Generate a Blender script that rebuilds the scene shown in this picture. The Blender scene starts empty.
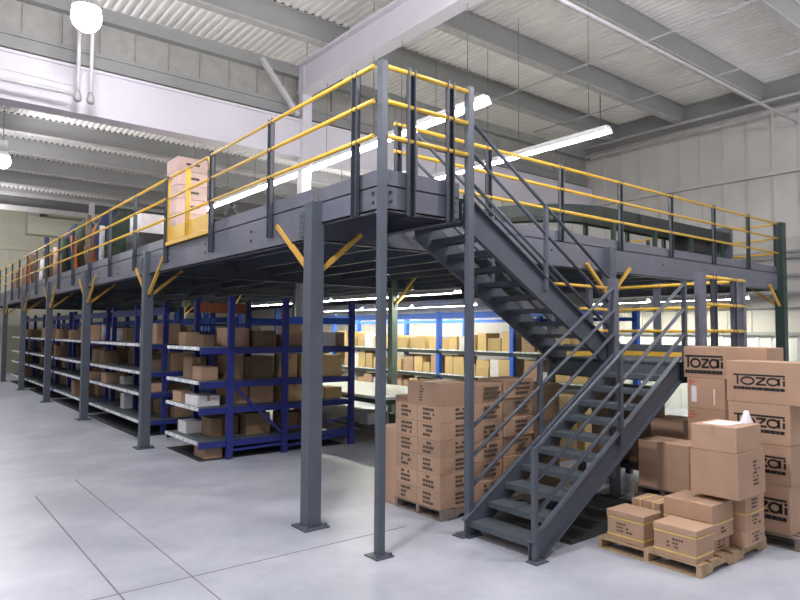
import bpy, math, random
from mathutils import Vector, Matrix
random.seed(11)
S = bpy.context.scene
COL = S.collection
PI = math.pi

# ------------------------------------------------------------------ materials
def new_mat(name):
    m = bpy.data.materials.new(name); m.use_nodes = True
    nt = m.node_tree; nt.nodes.clear()
    out = nt.nodes.new('ShaderNodeOutputMaterial')
    b = nt.nodes.new('ShaderNodeBsdfPrincipled')
    nt.links.new(b.outputs[0], out.inputs[0])
    return m, nt, b

def surf(name, col, rough=0.5, metal=0.0, var=0.12, scale=6.0, rnd=0.0, bump=0.0, bscale=60.0, trans=0.0):
    """base colour varied by soft noise; rnd = variation from object to object"""
    m, nt, b = new_mat(name)
    geo = nt.nodes.new('ShaderNodeNewGeometry')
    nz = nt.nodes.new('ShaderNodeTexNoise'); nz.inputs['Scale'].default_value = scale
    nz.inputs['Detail'].default_value = 4
    nt.links.new(geo.outputs['Position'], nz.inputs['Vector'])
    mr = nt.nodes.new('ShaderNodeMapRange')
    mr.inputs['From Min'].default_value = 0.25; mr.inputs['From Max'].default_value = 0.75
    mr.inputs['To Min'].default_value = 1 - var; mr.inputs['To Max'].default_value = 1 + var
    nt.links.new(nz.outputs[0], mr.inputs['Value'])
    val = mr.outputs[0]
    if rnd:
        oi = nt.nodes.new('ShaderNodeObjectInfo')
        m2 = nt.nodes.new('ShaderNodeMapRange')
        m2.inputs['To Min'].default_value = 1 - rnd; m2.inputs['To Max'].default_value = 1 + rnd
        nt.links.new(oi.outputs['Random'], m2.inputs['Value'])
        mu = nt.nodes.new('ShaderNodeMath'); mu.operation = 'MULTIPLY'
        nt.links.new(val, mu.inputs[0]); nt.links.new(m2.outputs[0], mu.inputs[1]); val = mu.outputs[0]
    vm = nt.nodes.new('ShaderNodeVectorMath'); vm.operation = 'SCALE'
    vm.inputs[0].default_value = col
    nt.links.new(val, vm.inputs['Scale'])
    nt.links.new(vm.outputs[0], b.inputs['Base Color'])
    b.inputs['Roughness'].default_value = rough
    b.inputs['Metallic'].default_value = metal
    if trans: b.inputs['Transmission Weight'].default_value = trans
    if bump:
        n2 = nt.nodes.new('ShaderNodeTexNoise'); n2.inputs['Scale'].default_value = bscale
        nt.links.new(geo.outputs['Position'], n2.inputs['Vector'])
        bp = nt.nodes.new('ShaderNodeBump'); bp.inputs['Strength'].default_value = bump; bp.inputs['Distance'].default_value = 0.01
        nt.links.new(n2.outputs[0], bp.inputs['Height']); nt.links.new(bp.outputs[0], b.inputs['Normal'])
    return m

def glow(name, col, strength):
    m = bpy.data.materials.new(name); m.use_nodes = True
    nt = m.node_tree; nt.nodes.clear()
    out = nt.nodes.new('ShaderNodeOutputMaterial'); e = nt.nodes.new('ShaderNodeEmission')
    e.inputs[0].default_value = (*col, 1); e.inputs[1].default_value = strength
    nt.links.new(e.outputs[0], out.inputs[0]); return m

def floor_mat():
    m, nt, b = new_mat('polished_concrete')
    geo = nt.nodes.new('ShaderNodeNewGeometry')
    n1 = nt.nodes.new('ShaderNodeTexNoise'); n1.inputs['Scale'].default_value = 0.9; n1.inputs['Detail'].default_value = 8; n1.inputs['Roughness'].default_value = 0.65
    n2 = nt.nodes.new('ShaderNodeTexNoise'); n2.inputs['Scale'].default_value = 9; n2.inputs['Detail'].default_value = 6
    for n in (n1, n2): nt.links.new(geo.outputs['Position'], n.inputs['Vector'])
    ad = nt.nodes.new('ShaderNodeMath'); ad.operation = 'MULTIPLY_ADD'; ad.inputs[1].default_value = 0.07
    nt.links.new(n2.outputs[0], ad.inputs[0]); nt.links.new(n1.outputs[0], ad.inputs[2])
    cr = nt.nodes.new('ShaderNodeValToRGB')
    cr.color_ramp.elements[0].position = 0.45; cr.color_ramp.elements[0].color = (0.38, 0.392, 0.45, 1)
    cr.color_ramp.elements[1].position = 0.85; cr.color_ramp.elements[1].color = (0.60, 0.605, 0.665, 1)
    nt.links.new(ad.outputs[0], cr.inputs[0]); nt.links.new(cr.outputs[0], b.inputs['Base Color'])
    mr = nt.nodes.new('ShaderNodeMapRange'); mr.inputs['To Min'].default_value = 0.28; mr.inputs['To Max'].default_value = 0.5
    nt.links.new(n1.outputs[0], mr.inputs['Value']); nt.links.new(mr.outputs[0], b.inputs['Roughness'])
    return m

M = dict(
    concrete=floor_mat(),
    joint=surf('floor_joint_filler', (0.2, 0.19, 0.2), 0.8),
    steel=surf('slate_grey_paint', (0.085, 0.097, 0.122), 0.42, 0.0, 0.10, 3),
    steel_dk=surf('charcoal_post_paint', (0.05, 0.056, 0.072), 0.4, 0.0, 0.10, 3),
    steel_lt=surf('mid_grey_paint', (0.135, 0.138, 0.175), 0.4, 0.0, 0.10, 3),
    tread=surf('grey_tread_plate', (0.085, 0.10, 0.115), 0.5, 0.2, 0.15, 12, bump=0.4, bscale=90),
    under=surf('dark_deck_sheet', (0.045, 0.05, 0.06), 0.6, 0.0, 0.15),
    deckbounce=surf('pale_deck_bounce', (0.58, 0.56, 0.52), 0.5),  # for the unseen layer that bounces light to the ceiling
    green=surf('dark_green_paint', (0.02, 0.042, 0.034), 0.45),
    galv=surf('grey_green_paint', (0.16, 0.20, 0.18), 0.45),
    yellow=surf('safety_yellow_paint', (0.76, 0.46, 0.055), 0.4, 0.0, 0.08),
    ochre=surf('dull_yellow_paint', (0.62, 0.36, 0.06), 0.5),
    blue=surf('blue_rack_paint', (0.02, 0.03, 0.19), 0.45, 0.0, 0.12),
    blue2=surf('bright_blue_rack_paint', (0.03, 0.12, 0.58), 0.45, 0.0, 0.1),
    rust=surf('rust_red_paint', (0.35, 0.10, 0.05), 0.6),
    shelf=surf('grey_shelf_board', (0.10, 0.115, 0.12), 0.6),
    strip=surf('white_label_strip', (0.74, 0.75, 0.78), 0.5, 0.0, 0.5, 8),
    card=surf('brown_cardboard', (0.45, 0.285, 0.19), 0.75, 0.0, 0.06, 5, rnd=0.12, bump=0.08, bscale=25),
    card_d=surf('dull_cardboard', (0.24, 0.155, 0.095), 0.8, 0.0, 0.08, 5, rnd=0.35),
    card_y=surf('pale_cardboard', (0.60, 0.42, 0.20), 0.75, 0.0, 0.06, 5, rnd=0.22),
    card_p=surf('pinkish_cardboard', (0.66, 0.47, 0.42), 0.75, 0.0, 0.06, 5, rnd=0.08),
    tape=surf('clear_brown_tape', (0.46, 0.30, 0.19), 0.3, 0.0, 0.05),
    ink=surf('black_print', (0.012, 0.012, 0.014), 0.6),
    inkb=surf('faded_print', (0.10, 0.07, 0.05), 0.7),
    inkr=surf('red_print', (0.6, 0.06, 0.04), 0.6),
    band=surf('yellow_strapping', (0.72, 0.52, 0.16), 0.35),
    paper=surf('white_paper', (0.82, 0.80, 0.84), 0.6),
    white_box=surf('white_carton_board', (0.78, 0.75, 0.76), 0.6, rnd=0.08),
    wood=surf('pale_pallet_wood', (0.42, 0.29, 0.175), 0.8, 0.0, 0.25, 9, rnd=0.1),
    wood_d=surf('grey_pallet_wood', (0.22, 0.18, 0.15), 0.85, 0.0, 0.25, 9),
    ceil=surf('white_roof_deck', (0.9, 0.87, 0.85), 0.55, 0.0, 0.05, 1.5),
    joist=surf('grey_roof_joist', (0.29, 0.29, 0.285), 0.55, 0.0, 0.06, 1.5),
    joist_l=surf('pale_roof_flange', (0.42, 0.41, 0.40), 0.55),
    girder=surf('white_girder_paint', (0.60, 0.57, 0.63), 0.5, 0.0, 0.05, 0.9),
    infill=surf('dull_grey_panel', (0.33, 0.32, 0.30), 0.6),
    wallu=surf('grey_wall_panel', (0.50, 0.48, 0.46), 0.6, 0.0, 0.06, 1.2),
    walll=surf('white_wall_panel', (0.80, 0.81, 0.78), 0.55, 0.0, 0.05, 1.2),
    wallb=surf('cream_back_wall', (0.62, 0.60, 0.48), 0.65, 0.0, 0.06, 0.8),
    pipe=surf('white_pipe_paint', (0.5, 0.48, 0.5), 0.4),
    rod=surf('dark_hanger_rod', (0.12, 0.12, 0.12), 0.5),
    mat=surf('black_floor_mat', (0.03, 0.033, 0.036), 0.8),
    belt=surf('dark_green_belt', (0.02, 0.028, 0.026), 0.6),
    bench=surf('white_bench_top', (0.75, 0.76, 0.74), 0.4),
    tube=glow('fluorescent_glow', (0.93, 1.0, 0.94), 60),
    tubeu=glow('fluorescent_glow_warm', (1.0, 1.0, 0.82), 95),
    bulb=glow('high_bay_glow', (0.97, 0.96, 1.0), 35),
    fixture=surf('white_fixture_enamel', (0.7, 0.7, 0.7), 0.4),
    alu=surf('spun_aluminium', (0.7, 0.7, 0.72), 0.3, 0.8),
    navy=surf('navy_cloth', (0.02, 0.03, 0.075), 0.9, rnd=0.2),
    olive=surf('dark_green_cloth', (0.03, 0.045, 0.03), 0.9, rnd=0.2),
    orange=surf('orange_cloth', (0.62, 0.18, 0.03), 0.85),
    lilac=surf('lilac_plastic', (0.62, 0.55, 0.72), 0.35),
    black=surf('black_plastic', (0.02, 0.02, 0.022), 0.5),
)

# ------------------------------------------------------------------ mesh builder
class MB:
    def __init__(s): s.v = []; s.f = []; s.sm = []
    def _add(s, vs, fs, smooth=False):
        n = len(s.v); s.v += [tuple(p) for p in vs]
        for f in fs: s.f.append(tuple(i + n for i in f)); s.sm.append(smooth)
    def box(s, x0, x1, y0, y1, z0, z1):
        s._add([(x, y, z) for z in (z0, z1) for y in (y0, y1) for x in (x0, x1)],
               [(0, 2, 3, 1), (4, 5, 7, 6), (0, 1, 5, 4), (2, 6, 7, 3), (0, 4, 6, 2), (1, 3, 7, 5)])
        return s
    def rbox(s, cx, cy, z0, z1, w, d, a):
        c, n = math.cos(a), math.sin(a)
        P = [(cx + c*x - n*y, cy + n*x + c*y, z) for z in (z0, z1) for y in (-d/2, d/2) for x in (-w/2, w/2)]
        s._add(P, [(0, 2, 3, 1), (4, 5, 7, 6), (0, 1, 5, 4), (2, 6, 7, 3), (0, 4, 6, 2), (1, 3, 7, 5)]); return s
    def bar(s, p, q, w, h, up=(0, 0, 1)):
        p, q = Vector(p), Vector(q); d = (q - p).normalized(); u = Vector(up)
        r = d.cross(u)
        if r.length < 1e-4: r = d.cross(Vector((1, 0, 0)))
        r.normalize(); u = r.cross(d)
        P = [e + r*a*w/2 + u*b*h/2 for e in (p, q) for b in (-1, 1) for a in (-1, 1)]
        s._add(P, [(0, 2, 3, 1), (4, 5, 7, 6), (0, 1, 5, 4), (2, 6, 7, 3), (0, 4, 6, 2), (1, 3, 7, 5)]); return s
    def tube(s, pts, r, n=10, cap=True):
        pts = [Vector(p) for p in pts]; rings = []
        for i, p in enumerate(pts):
            d = (pts[min(i+1, len(pts)-1)] - pts[max(i-1, 0)]).normalized()
            a = d.cross(Vector((0, 0, 1)))
            if a.length < 1e-3: a = d.cross(Vector((1, 0, 0)))
            a.normalize(); b = d.cross(a)
            rings.append([p + a*math.cos(2*PI*k/n)*r + b*math.sin(2*PI*k/n)*r for k in range(n)])
        base = len(s.v)
        for R in rings: s.v += [tuple(p) for p in R]
        for i in range(len(rings)-1):
            for k in range(n):
                a0 = base + i*n + k; a1 = base + i*n + (k+1) % n
                s.f.append((a0, a0+n, a1+n, a1)); s.sm.append(True)
        if cap:
            s.f.append(tuple(base + k for k in range(n))); s.sm.append(False)
            s.f.append(tuple(base + (len(rings)-1)*n + k for k in reversed(range(n)))); s.sm.append(False)
        return s
    def lathe(s, c, prof, n=20):
        base = len(s.v)
        for r, z in prof:
            s.v += [(c[0]+r*math.cos(2*PI*k/n), c[1]+r*math.sin(2*PI*k/n), c[2]+z) for k in range(n)]
        for i in range(len(prof)-1):
            for k in range(n):
                a0 = base+i*n+k; a1 = base+i*n+(k+1) % n
                s.f.append((a0, a1, a1+n, a0+n)); s.sm.append(True)
        return s
    def prism_y(s, prof, y0, y1):
        """closed (x,z) outline extruded along y"""
        n = len(prof); base = len(s.v)
        s.v += [(x, y0, z) for x, z in prof] + [(x, y1, z) for x, z in prof]
        for k in range(n):
            s.f.append((base+k, base+(k+1) % n, base+n+(k+1) % n, base+n+k)); s.sm.append(False)
        s.f.append(tuple(base+k for k in reversed(range(n)))); s.f.append(tuple(base+n+k for k in range(n))); s.sm += [False, False]
        return s
    def blob(s, c, rx, ry, rz, seed, n=14, m=9, amp=0.16, flat=True):
        rn = random.Random(seed); ph = [rn.uniform(0, 6.28) for _ in range(6)]; base = len(s.v)
        for i in range(m+1):
            t = PI*i/m
            for k in range(n):
                a = 2*PI*k/n
                w = 1 + amp*(math.sin(3*a+ph[0])*math.sin(2*t+ph[1]) + 0.6*math.sin(5*a+ph[2]+2*t) + 0.5*math.sin(4*t+ph[3]))*math.sin(t)
                z = math.cos(t)
                if flat: z = max(z, -0.82)
                s.v.append((c[0]+rx*w*math.sin(t)*math.cos(a), c[1]+ry*w*math.sin(t)*math.sin(a), c[2]+rz*z))
        for i in range(m):
            for k in range(n):
                a0 = base+i*n+k; a1 = base+i*n+(k+1) % n
                s.f.append((a0, a0+n, a1+n, a1)); s.sm.append(True)
        return s

OFF = {}
def link(o, parent):
    COL.objects.link(o)
    if parent is not None: o.parent = parent
def obj(name, mb, mat, parent=None, origin=None, bevel=0.0, label=None):
    if parent is not None:
        off = OFF[parent.name]; loc = (0, 0, 0)
    else:
        if origin is None:
            xs = [p[0] for p in mb.v]; ys = [p[1] for p in mb.v]; zs = [p[2] for p in mb.v]
            origin = ((min(xs)+max(xs))/2, (min(ys)+max(ys))/2, min(zs))
        off = Vector(origin); loc = origin
    me = bpy.data.meshes.new(name)
    me.from_pydata([(p[0]-off[0], p[1]-off[1], p[2]-off[2]) for p in mb.v], [], mb.f)
    me.polygons.foreach_set('use_smooth', mb.sm)
    me.materials.append(mat); me.update()
    o = bpy.data.objects.new(name, me); o.location = loc
    link(o, parent); OFF[o.name] = Vector(off)
    if bevel:
        b = o.modifiers.new('edge_rounding', 'BEVEL'); b.width = bevel; b.segments = 2; b.limit_method = 'ANGLE'
    if label: o['label'] = label
    return o
def tag(o, label, cat, group=None, kind=None):
    o['label'] = label; o['category'] = cat
    if group: o['group'] = group
    if kind: o['kind'] = kind
    return o
def thing(name, loc, label, cat, group=None):
    o = bpy.data.objects.new(name, None); o.location = loc; o.empty_display_size = 0.1
    COL.objects.link(o); OFF[o.name] = Vector(loc)
    return tag(o, label, cat, group)
def struct(name, mb, mat, bevel=0.0):
    o = obj(name, mb, mat, bevel=bevel); o['kind'] = 'structure'; return o

ORD = ['first', 'second', 'third', 'fourth', 'fifth', 'sixth', 'seventh', 'eighth', 'ninth', 'tenth', 'eleventh', 'twelfth',
       'thirteenth', 'fourteenth', 'fifteenth', 'sixteenth', 'seventeenth', 'eighteenth', 'nineteenth', 'twentieth']

# ------------------------------------------------------------------ setting: floor, roof, walls
XW = 17.5; YB = 38.0; X0 = -9.0; Y0 = -7.0
ZD = 8.45
struct('floor', MB().box(X0, XW+0.3, Y0, YB+0.3, -0.2, 0), M['concrete'])
jt = [(1.47, 1.485, Y0, 9.2), (2.06, 2.072, Y0, 9.9)]
for i, a in enumerate(jt): struct('trim_%d' % (i+1), MB().box(a[0], a[1], a[2], a[3], 0, 0.0012), M['joint'])
struct('trim_3', MB().box(X0, 4.4, 5.42, 5.435, 0, 0.0012), M['joint'])

# corrugated roof deck, ribs along Y
mb = MB(); prof = []; x = X0; per = 0.17
while x < XW:
    prof += [(x, ZD), (x+0.06, ZD), (x+0.085, ZD+0.05), (x+0.145, ZD+0.05)]; x += per
n = len(prof)
vs = [(px, Y0, pz) for px, pz in prof] + [(px, YB, pz) for px, pz in prof]
mb._add(vs, [(k, k+1, n+k+1, n+k) for k in range(n-1)])
mb.box(X0, XW+0.3, Y0, YB+0.3, ZD+0.12, ZD+0.2)
struct('ceiling', mb, M['ceil'])

# roof joists (run along X), each its own object
jy = [0.6, 2.65, 4.75, 6.85, 8.95, 11.05, 13.9, 16.5, 19.1, 21.72, 24.38, 27.0, 29.6, 33.2, 35.6]
for i, y in enumerate(jy):
    mb = MB().box(X0, XW-0.35, y-0.05, y+0.05, 7.97, ZD-0.015)
    o = struct('roof_joist', mb, M['joist'])
    fl = MB().box(X0, XW-0.35, y-0.10, y+0.10, 7.94, 7.97).box(X0, XW-0.35, y-0.09, y+0.09, ZD-0.02, ZD-0.004)
    obj('flange', fl, M['joist_l'], o)
    obj('flute_shade_strip', MB().box(X0, XW-0.35, y-0.04, y+0.04, ZD-0.004, ZD+0.07), M['rod'], o)  # dark strip standing in for the shade inside the deck flutes

def cross_line(Y, full=True):
    """the deep white beam with the dark gap, panel band and top chord above it"""
    o = struct('cross_girder', MB().box(X0, XW-0.02, Y-0.15, Y+0.15, 5.9, 6.68), M['girder'])
    obj('lip', MB().box(X0, XW-0.02, Y-0.19, Y+0.19, 6.66, 6.71).box(X0, XW-0.02, Y-0.19, Y+0.19, 5.87, 5.91), M['girder'], o)
    obj('upper_rail', MB().box(X0, XW-0.02, Y+0.02, Y+0.16, 6.82, 7.03).box(X0, XW-0.02, Y-0.02, Y+0.10, 7.03, 7.10), M['joist'], o)
    p = MB().box(X0, XW-0.02, Y+0.10, Y+0.14, 6.7, 7.8)
    x = X0
    while x < XW:
        p.box(x, x+0.02, Y+0.06, Y+0.10, 7.1, 7.7); x += 0.62
    obj('infill_panel', p, M['infill'], o)
    obj('top_chord', MB().box(X0, XW-0.02, Y-0.08, Y+0.14, 7.68, 7.92), M['joist'], o)
cross_line(12.3)
# far girder line: two chords with a dark gap
FG = 7.2
o = struct('far_girder', MB().box(X0, XW-0.02, 31.4, 31.6, FG, FG+0.2), M['joist_l'])
obj('top_chord', MB().box(X0, XW-0.02, 31.4, 31.6, FG+0.62, FG+0.76), M['joist_l'], o)
obj('web_plate', MB().box(X0, XW-0.02, 31.5, 31.54, FG+0.2, FG+0.62), M['rod'], o)

# long white girder running towards the viewer, and its columns
mb = MB().box(6.85, 6.89, Y0, 12.3, 7.28, 7.9).box(6.72, 7.02, Y0, 12.15, 7.25, 7.29).box(6.72, 7.02, Y0, 12.15, 7.88, 7.93)
struct('long_girder', mb, M['girder'])
for i, (cx, cy) in enumerate(((6.92, 12.3), (6.92, 31.5))):
    mb = MB().box(cx-0.11, cx+0.11, cy-0.11+(-0.16 if i == 0 else 0), cy+0.11+(-0.16 if i == 0 else 0), 0, 7.9)
    struct('building_column', mb, M['girder'])
mb = MB().bar((6.7, 12.05, 6.75), (5.8, 12.0, 7.75), 0.09, 0.09)
struct('wind_brace', mb, M['pipe'])

# right wall: white lower liner, grey upper panels, eave beam, girts
def ribbed_x(x, y0, y1, z0, z1, step, rib):
    mb = MB().box(x, x+0.1, y0, y1, z0, z1); y = y0 + 0.1
    while y < y1 - 0.05:
        mb.box(x-0.03, x, y, y+rib, z0, z1); y += step
    return mb
o = struct('wall_right', ribbed_x(XW, Y0, YB, 2.12, ZD+0.1, 0.62, 0.035), M['wallu'])
obj('lower_liner', ribbed_x(XW, Y0, YB, 0.0, 2.08, 0.30, 0.05), M['walll'], o)
obj('girt', MB().box(XW-0.14, XW-0.03, Y0, YB, 6.13, 6.25), M['wallu'], o)
obj('sill_rail', MB().box(XW-0.10, XW-0.02, Y0, YB, 2.06, 2.14), M['joist'], o)
obj('eave_beam', MB().box(XW-0.35, XW-0.03, Y0, YB, 8.02, ZD).box(XW-0.42, XW-0.03, Y0, YB, 7.9, 8.02), M['joist'], o)
for z in (3.1, 3.55, 4.0, 4.15, 2.75):
    obj('conduit', MB().tube([(XW-0.08, Y0, z), (XW-0.08, YB, z)], 0.035, 8), M['joist'], o)
mb = MB().box(X0, XW, YB, YB+0.1, 0, ZD+0.1); x = X0
while x < XW:
    mb.box(x, x+0.04, YB-0.03, YB, 0, ZD); x += 0.9
o = struct('wall_back', mb, M['wallb'])
obj('girt', MB().box(X0, XW, YB-0.15, YB-0.03, 6.2, 6.4), M['wallb'], o)
duct = thing('air_duct', (7.0, YB-0.5, 6.9), 'long pale boxy air duct along the far back wall', 'duct')
obj('duct_body', MB().box(5.2, 12.0, YB-0.9, YB-0.035, 7.0, 7.9), M['wallb'], duct)
obj('duct_drop', MB().box(5.2, 5.7, YB-0.95, YB-0.2, 7.9, ZD), M['pipe'], duct)

# overhead pipes and rods
def pipe(name, pts, r, label, group=None):
    return tag(obj(name, MB().tube(pts, r, 8), M['pipe']), label, 'pipe', group)
pipe('sprinkler_pipe', [(7.6, 6.05, 7.25), (17.1, 6.05, 7.25)], 0.03, 'white sprinkler pipe slanting across the ceiling at the upper right')
for y0, xx, zz, lab in ((1.0, 11.6, 7.918, 'thin sprinkler branch pipe under the ceiling, nearer the long white girder'),
                   (1.0, 14.4, 7.918, 'thin sprinkler branch pipe under the ceiling, nearer the right wall')):
    pipe('branch_pipe', [(xx, y0, zz), (xx, 12.0, zz)], 0.022, lab, 'sprinkler branch pipes')
pipe('wall_pipe', [(16.75, Y0+4, 7.85), (16.75, 12.0, 7.85)], 0.04, 'upper of two white pipes along the eave of the right wall', 'pipes along the right eave')
pipe('wall_pipe', [(16.9, Y0+4, 7.62), (16.9, 12.0, 7.62)], 0.04, 'lower of two white pipes along the eave of the right wall', 'pipes along the right eave')
lp = thing('pipe_hanger', (2.32, 11.6, 5.9), 'white pipe with two vertical drop rods hanging under the bright ceiling lamp', 'hanger')
obj('cross_pipe', MB().tube([(-6, 11.6, 6.02), (2.2, 11.6, 6.02)], 0.04, 8), M['pipe'], lp)
obj('brace_rod', MB().tube([(-6, 11.6, 6.36), (2.2, 11.6, 6.15)], 0.012, 6), M['pipe'], lp)
for dx in (-0.02, 0.18):
    obj('drop_rod', MB().tube([(2.3+dx, 11.6, 6.0), (2.3+dx, 11.6, ZD)], 0.032, 8), M['pipe'], lp)
    obj('clamp', MB().lathe((2.3+dx, 11.6, 5.9), [(0.0, 0), (0.05, 0.01), (0.07, 0.06), (0.055, 0.13), (0.035, 0.2), (0, 0.2)], 10), M['joist'], lp)
for i, (px, py, z0, lab) in enumerate(((0.9, 10.4, 6.3, 'thin vertical rod hanging from the ceiling left of the bright lamp'),
                                       (13.6, 9.2, 6.9, 'thin dark rod hanging from the ceiling near the right wall'))):
    tag(obj('hanger_rod', MB().tube([(px, py, z0), (px, py, ZD)], 0.014, 6), M['rod']), lab, 'rod', 'ceiling hanger rods')

# ------------------------------------------------------------------ lamps
def high_bay(x, y, z, power, label):
    t = thing('high_bay_lamp', (x, y, z-0.2), label, 'lamp', 'high bay lamps')
    obj('reflector', MB().lathe((x, y, z), [(0.20, 0.02), (0.17, 0.12), (0.10, 0.2)], 20), M['alu'], t)
    obj('ballast_box', MB().lathe((x, y, z), [(0.0, 0.2), (0.12, 0.2), (0.12, 0.48), (0.0, 0.48)], 16), M['fixture'], t)
    obj('stem', MB().tube([(x, y, z+0.48), (x, y, ZD)], 0.012, 6), M['rod'], t)
    obj('bulb', MB().blob((x, y, z-0.1), 0.21, 0.21, 0.22, 3, amp=0, flat=False), M['bulb'], t)
    l = bpy.data.lights.new('lamp_light', 'POINT'); l.energy = power; l.shadow_soft_size = 0.22
    l.color = (0.97, 0.965, 1.0)
    lo = bpy.data.objects.new('lamp_light', l); lo.location = (0, 0, -0.36); lo.parent = t; COL.objects.link(lo)
HB = 420
high_bay(2.05, 10.0, 6.75, HB*0.2, 'glaring round high bay lamp at the upper left, above the hanging pipe')
high_bay(5.9, 5.4, 7.35, HB*0.22, 'high bay lamp close beside the long white girder')
high_bay(1.6, 4.0, 7.0, HB*1.7, 'high bay lamp over the open floor before the deck')
high_bay(-4.0, 4.0, 7.0, HB*1.1, 'high bay lamp over the open floor farthest left')
high_bay(14.6, 0.8, 7.0, HB*1.0, 'high bay lamp over the floor near the right wall')
high_bay(7.0, 1.6, 7.0, HB*1.0, 'high bay lamp over the floor right of the stair')
high_bay(5.0, -3.2, 7.0, HB*0.35, 'high bay lamp right of the viewer, over the open floor')
high_bay(-0.2, 13.5, 7.0, HB*0.9, 'added high bay lamp out of view, brightening the left aisle floor')  # lamp added out of view to brighten the far left floor
high_bay(2.28, 21.2, 7.0, HB*0.9, 'small bright high bay lamp at the left edge, beyond the white girder')
high_bay(2.2, 31.0, 7.0, HB*1.2, 'high bay lamp farthest back along the left aisle')
high_bay(13.0, 20.0, 7.0, HB*0.6, 'high bay lamp over the deck far behind the stair')

def strip_light(x, y0, y1, z, label, group, mat, rods=True, zt=ZD):
    t = thing('strip_light', (x, (y0+y1)/2, z), label, 'strip light', group)
    obj('housing', MB().box(x-0.07, x+0.07, y0, y1, z+0.06, z+0.12), M['fixture'], t)
    obj('reflector', MB().bar((x-0.10, y0, z+0.05), (x-0.10, y1, z+0.05), 0.008, 0.09, (0.5, 0, 1)).bar((x+0.10, y0, z+0.05), (x+0.10, y1, z+0.05), 0.008, 0.09, (-0.5, 0, 1)), M['fixture'], t)
    for dx in (-0.045, 0.045):
        obj('tube', MB().tube([(x+dx, y0+0.03, z+0.03), (x+dx, y1-0.03, z+0.03)], 0.02, 8), mat, t)
    if rods:
        for yy in (y0+0.4, y1-0.4):
            obj('hanger', MB().tube([(x, yy, z+0.1), (x, yy, zt)], 0.006, 5), M['rod'], t)
for i in range(5):
    strip_light(6.9, 6.65+2.5*i, 9.1+2.5*i, 5.55, 'hanging fluorescent strip over the deck, %s from the stair in the left line' % ORD[i], 'fluorescent strips over the deck', M['tube'])
for i in range(3):
    strip_light(9.7, 6.4+2.5*i, 8.85+2.5*i, 5.6, 'hanging fluorescent strip over the deck, %s from the right in the right line' % ORD[i], 'fluorescent strips over the deck', M['tube'])
for i in range(6):
    strip_light(9.55, 10.05+2.5*i, 12.5+2.5*i, 2.93, 'fluorescent strip under the deck, %s from the stair in the nearer line' % ORD[i], 'fluorescent strips under the deck', M['tubeu'], True, 3.4)
for i in range(3):
    strip_light(12.2, 12.2+2.6*i, 14.65+2.6*i, 2.8, 'fluorescent strip under the deck, %s from the stair in the line over the bright racks' % ORD[i], 'fluorescent strips under the deck', M['tubeu'], True, 3.4)
for i in range(2):  # strips added close to the wall to whiten its lower liner
    strip_light(16.2, 6.9+2.6*i, 9.35+2.6*i, 2.93, 'added fluorescent strip lighting the right wall under the deck, %s from the front beam' % ORD[i], 'fluorescent strips under the deck', M['tubeu'], True, 3.4)

# ------------------------------------------------------------------ mezzanine deck
XL = 3.57; YF = 6.15; XR = 16.1; ZT = 3.5; ZB = 3.10; YE = 36.0
deck = thing('mezzanine_deck', (XL, YF, ZB), 'long grey steel mezzanine deck raised on columns over the racks', 'mezzanine')
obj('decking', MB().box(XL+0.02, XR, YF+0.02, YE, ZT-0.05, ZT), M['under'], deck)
obj('deck_bounce_layer', MB().box(XL+0.03, XR-0.01, YF+0.03, YE-0.01, ZT, ZT+0.004), M['deckbounce'], deck)  # unseen pale layer added to bounce light onto the ceiling
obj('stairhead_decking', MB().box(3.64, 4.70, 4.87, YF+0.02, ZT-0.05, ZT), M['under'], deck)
def chan_y(x, y0, y1, z0, z1, s, d=0.09):
    return MB().box(min(x, x+0.012*s), max(x, x+0.012*s), y0, y1, z0, z1).box(min(x, x+d*s), max(x, x+d*s), y0, y1, z0, z0+0.014).box(min(x, x+d*s), max(x, x+d*s), y0, y1, z1-0.014, z1)
def chan_x(y, x0, x1, z0, z1, s, d=0.09):
    return MB().box(x0, x1, min(y, y+0.012*s), max(y, y+0.012*s), z0, z1).box(x0, x1, min(y, y+d*s), max(y, y+d*s), z0, z0+0.014).box(x0, x1, min(y, y+d*s), max(y, y+d*s), z1-0.014, z1)
obj('edge_beam', chan_y(XL, YF-0.06, YE, ZB, ZT, 1), M['steel_lt'], deck)
obj('edge_beam', chan_x(YF, XL+0.02, XR, ZB, ZT, 1), M['steel_lt'], deck)
obj('edge_beam', chan_y(XR, YF, YE, ZB, ZT, -1), M['steel_lt'], deck)
obj('stairhead_beam', chan_y(3.62, 4.90, YF-0.05, 3.26, ZT, 1), M['steel_lt'], deck)
obj('stairhead_beam', chan_x(4.86, 3.66, 4.63, 3.26, ZT, 1), M['steel_lt'], deck)
obj('stairhead_beam', chan_y(4.72, 4.90, YF, 3.26, ZT, -1), M['steel_lt'], deck)
rows = [6.03, 11.83, 16.43, 21.04, 25.74, 30.4, 35.0]
for y in rows[1:]:
    obj('cross_beam', MB().box(XL+0.1, XR-0.1, y-0.006, y+0.006, ZB, ZT-0.05).box(XL+0.1, XR-0.1, y-0.07, y+0.07, ZB, ZB+0.014), M['steel'], deck)
x = 4.35
while x < 16:
    obj('floor_joist', MB().box(x-0.004, x+0.004, YF+0.1, YE, 3.24, ZT-0.05).box(x-0.004, x+0.07, YF+0.1, YE, 3.24, 3.25), M['steel'], deck); x += 0.85
GY0, GY1 = 8.9, 10.8     # gate opening
obj('toe_plate', MB().box(XL-0.004, XL+0.004, YF-0.10, GY0, ZT, 3.65), M['steel_lt'], deck)
obj('toe_plate', MB().box(XL-0.004, XL+0.004, GY1, YE, ZT, 3.65), M['steel_lt'], deck)
obj('toe_plate', MB().box(3.616, 3.624, 4.90, YF-0.10, ZT, 3.65), M['steel_lt'], deck)
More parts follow.
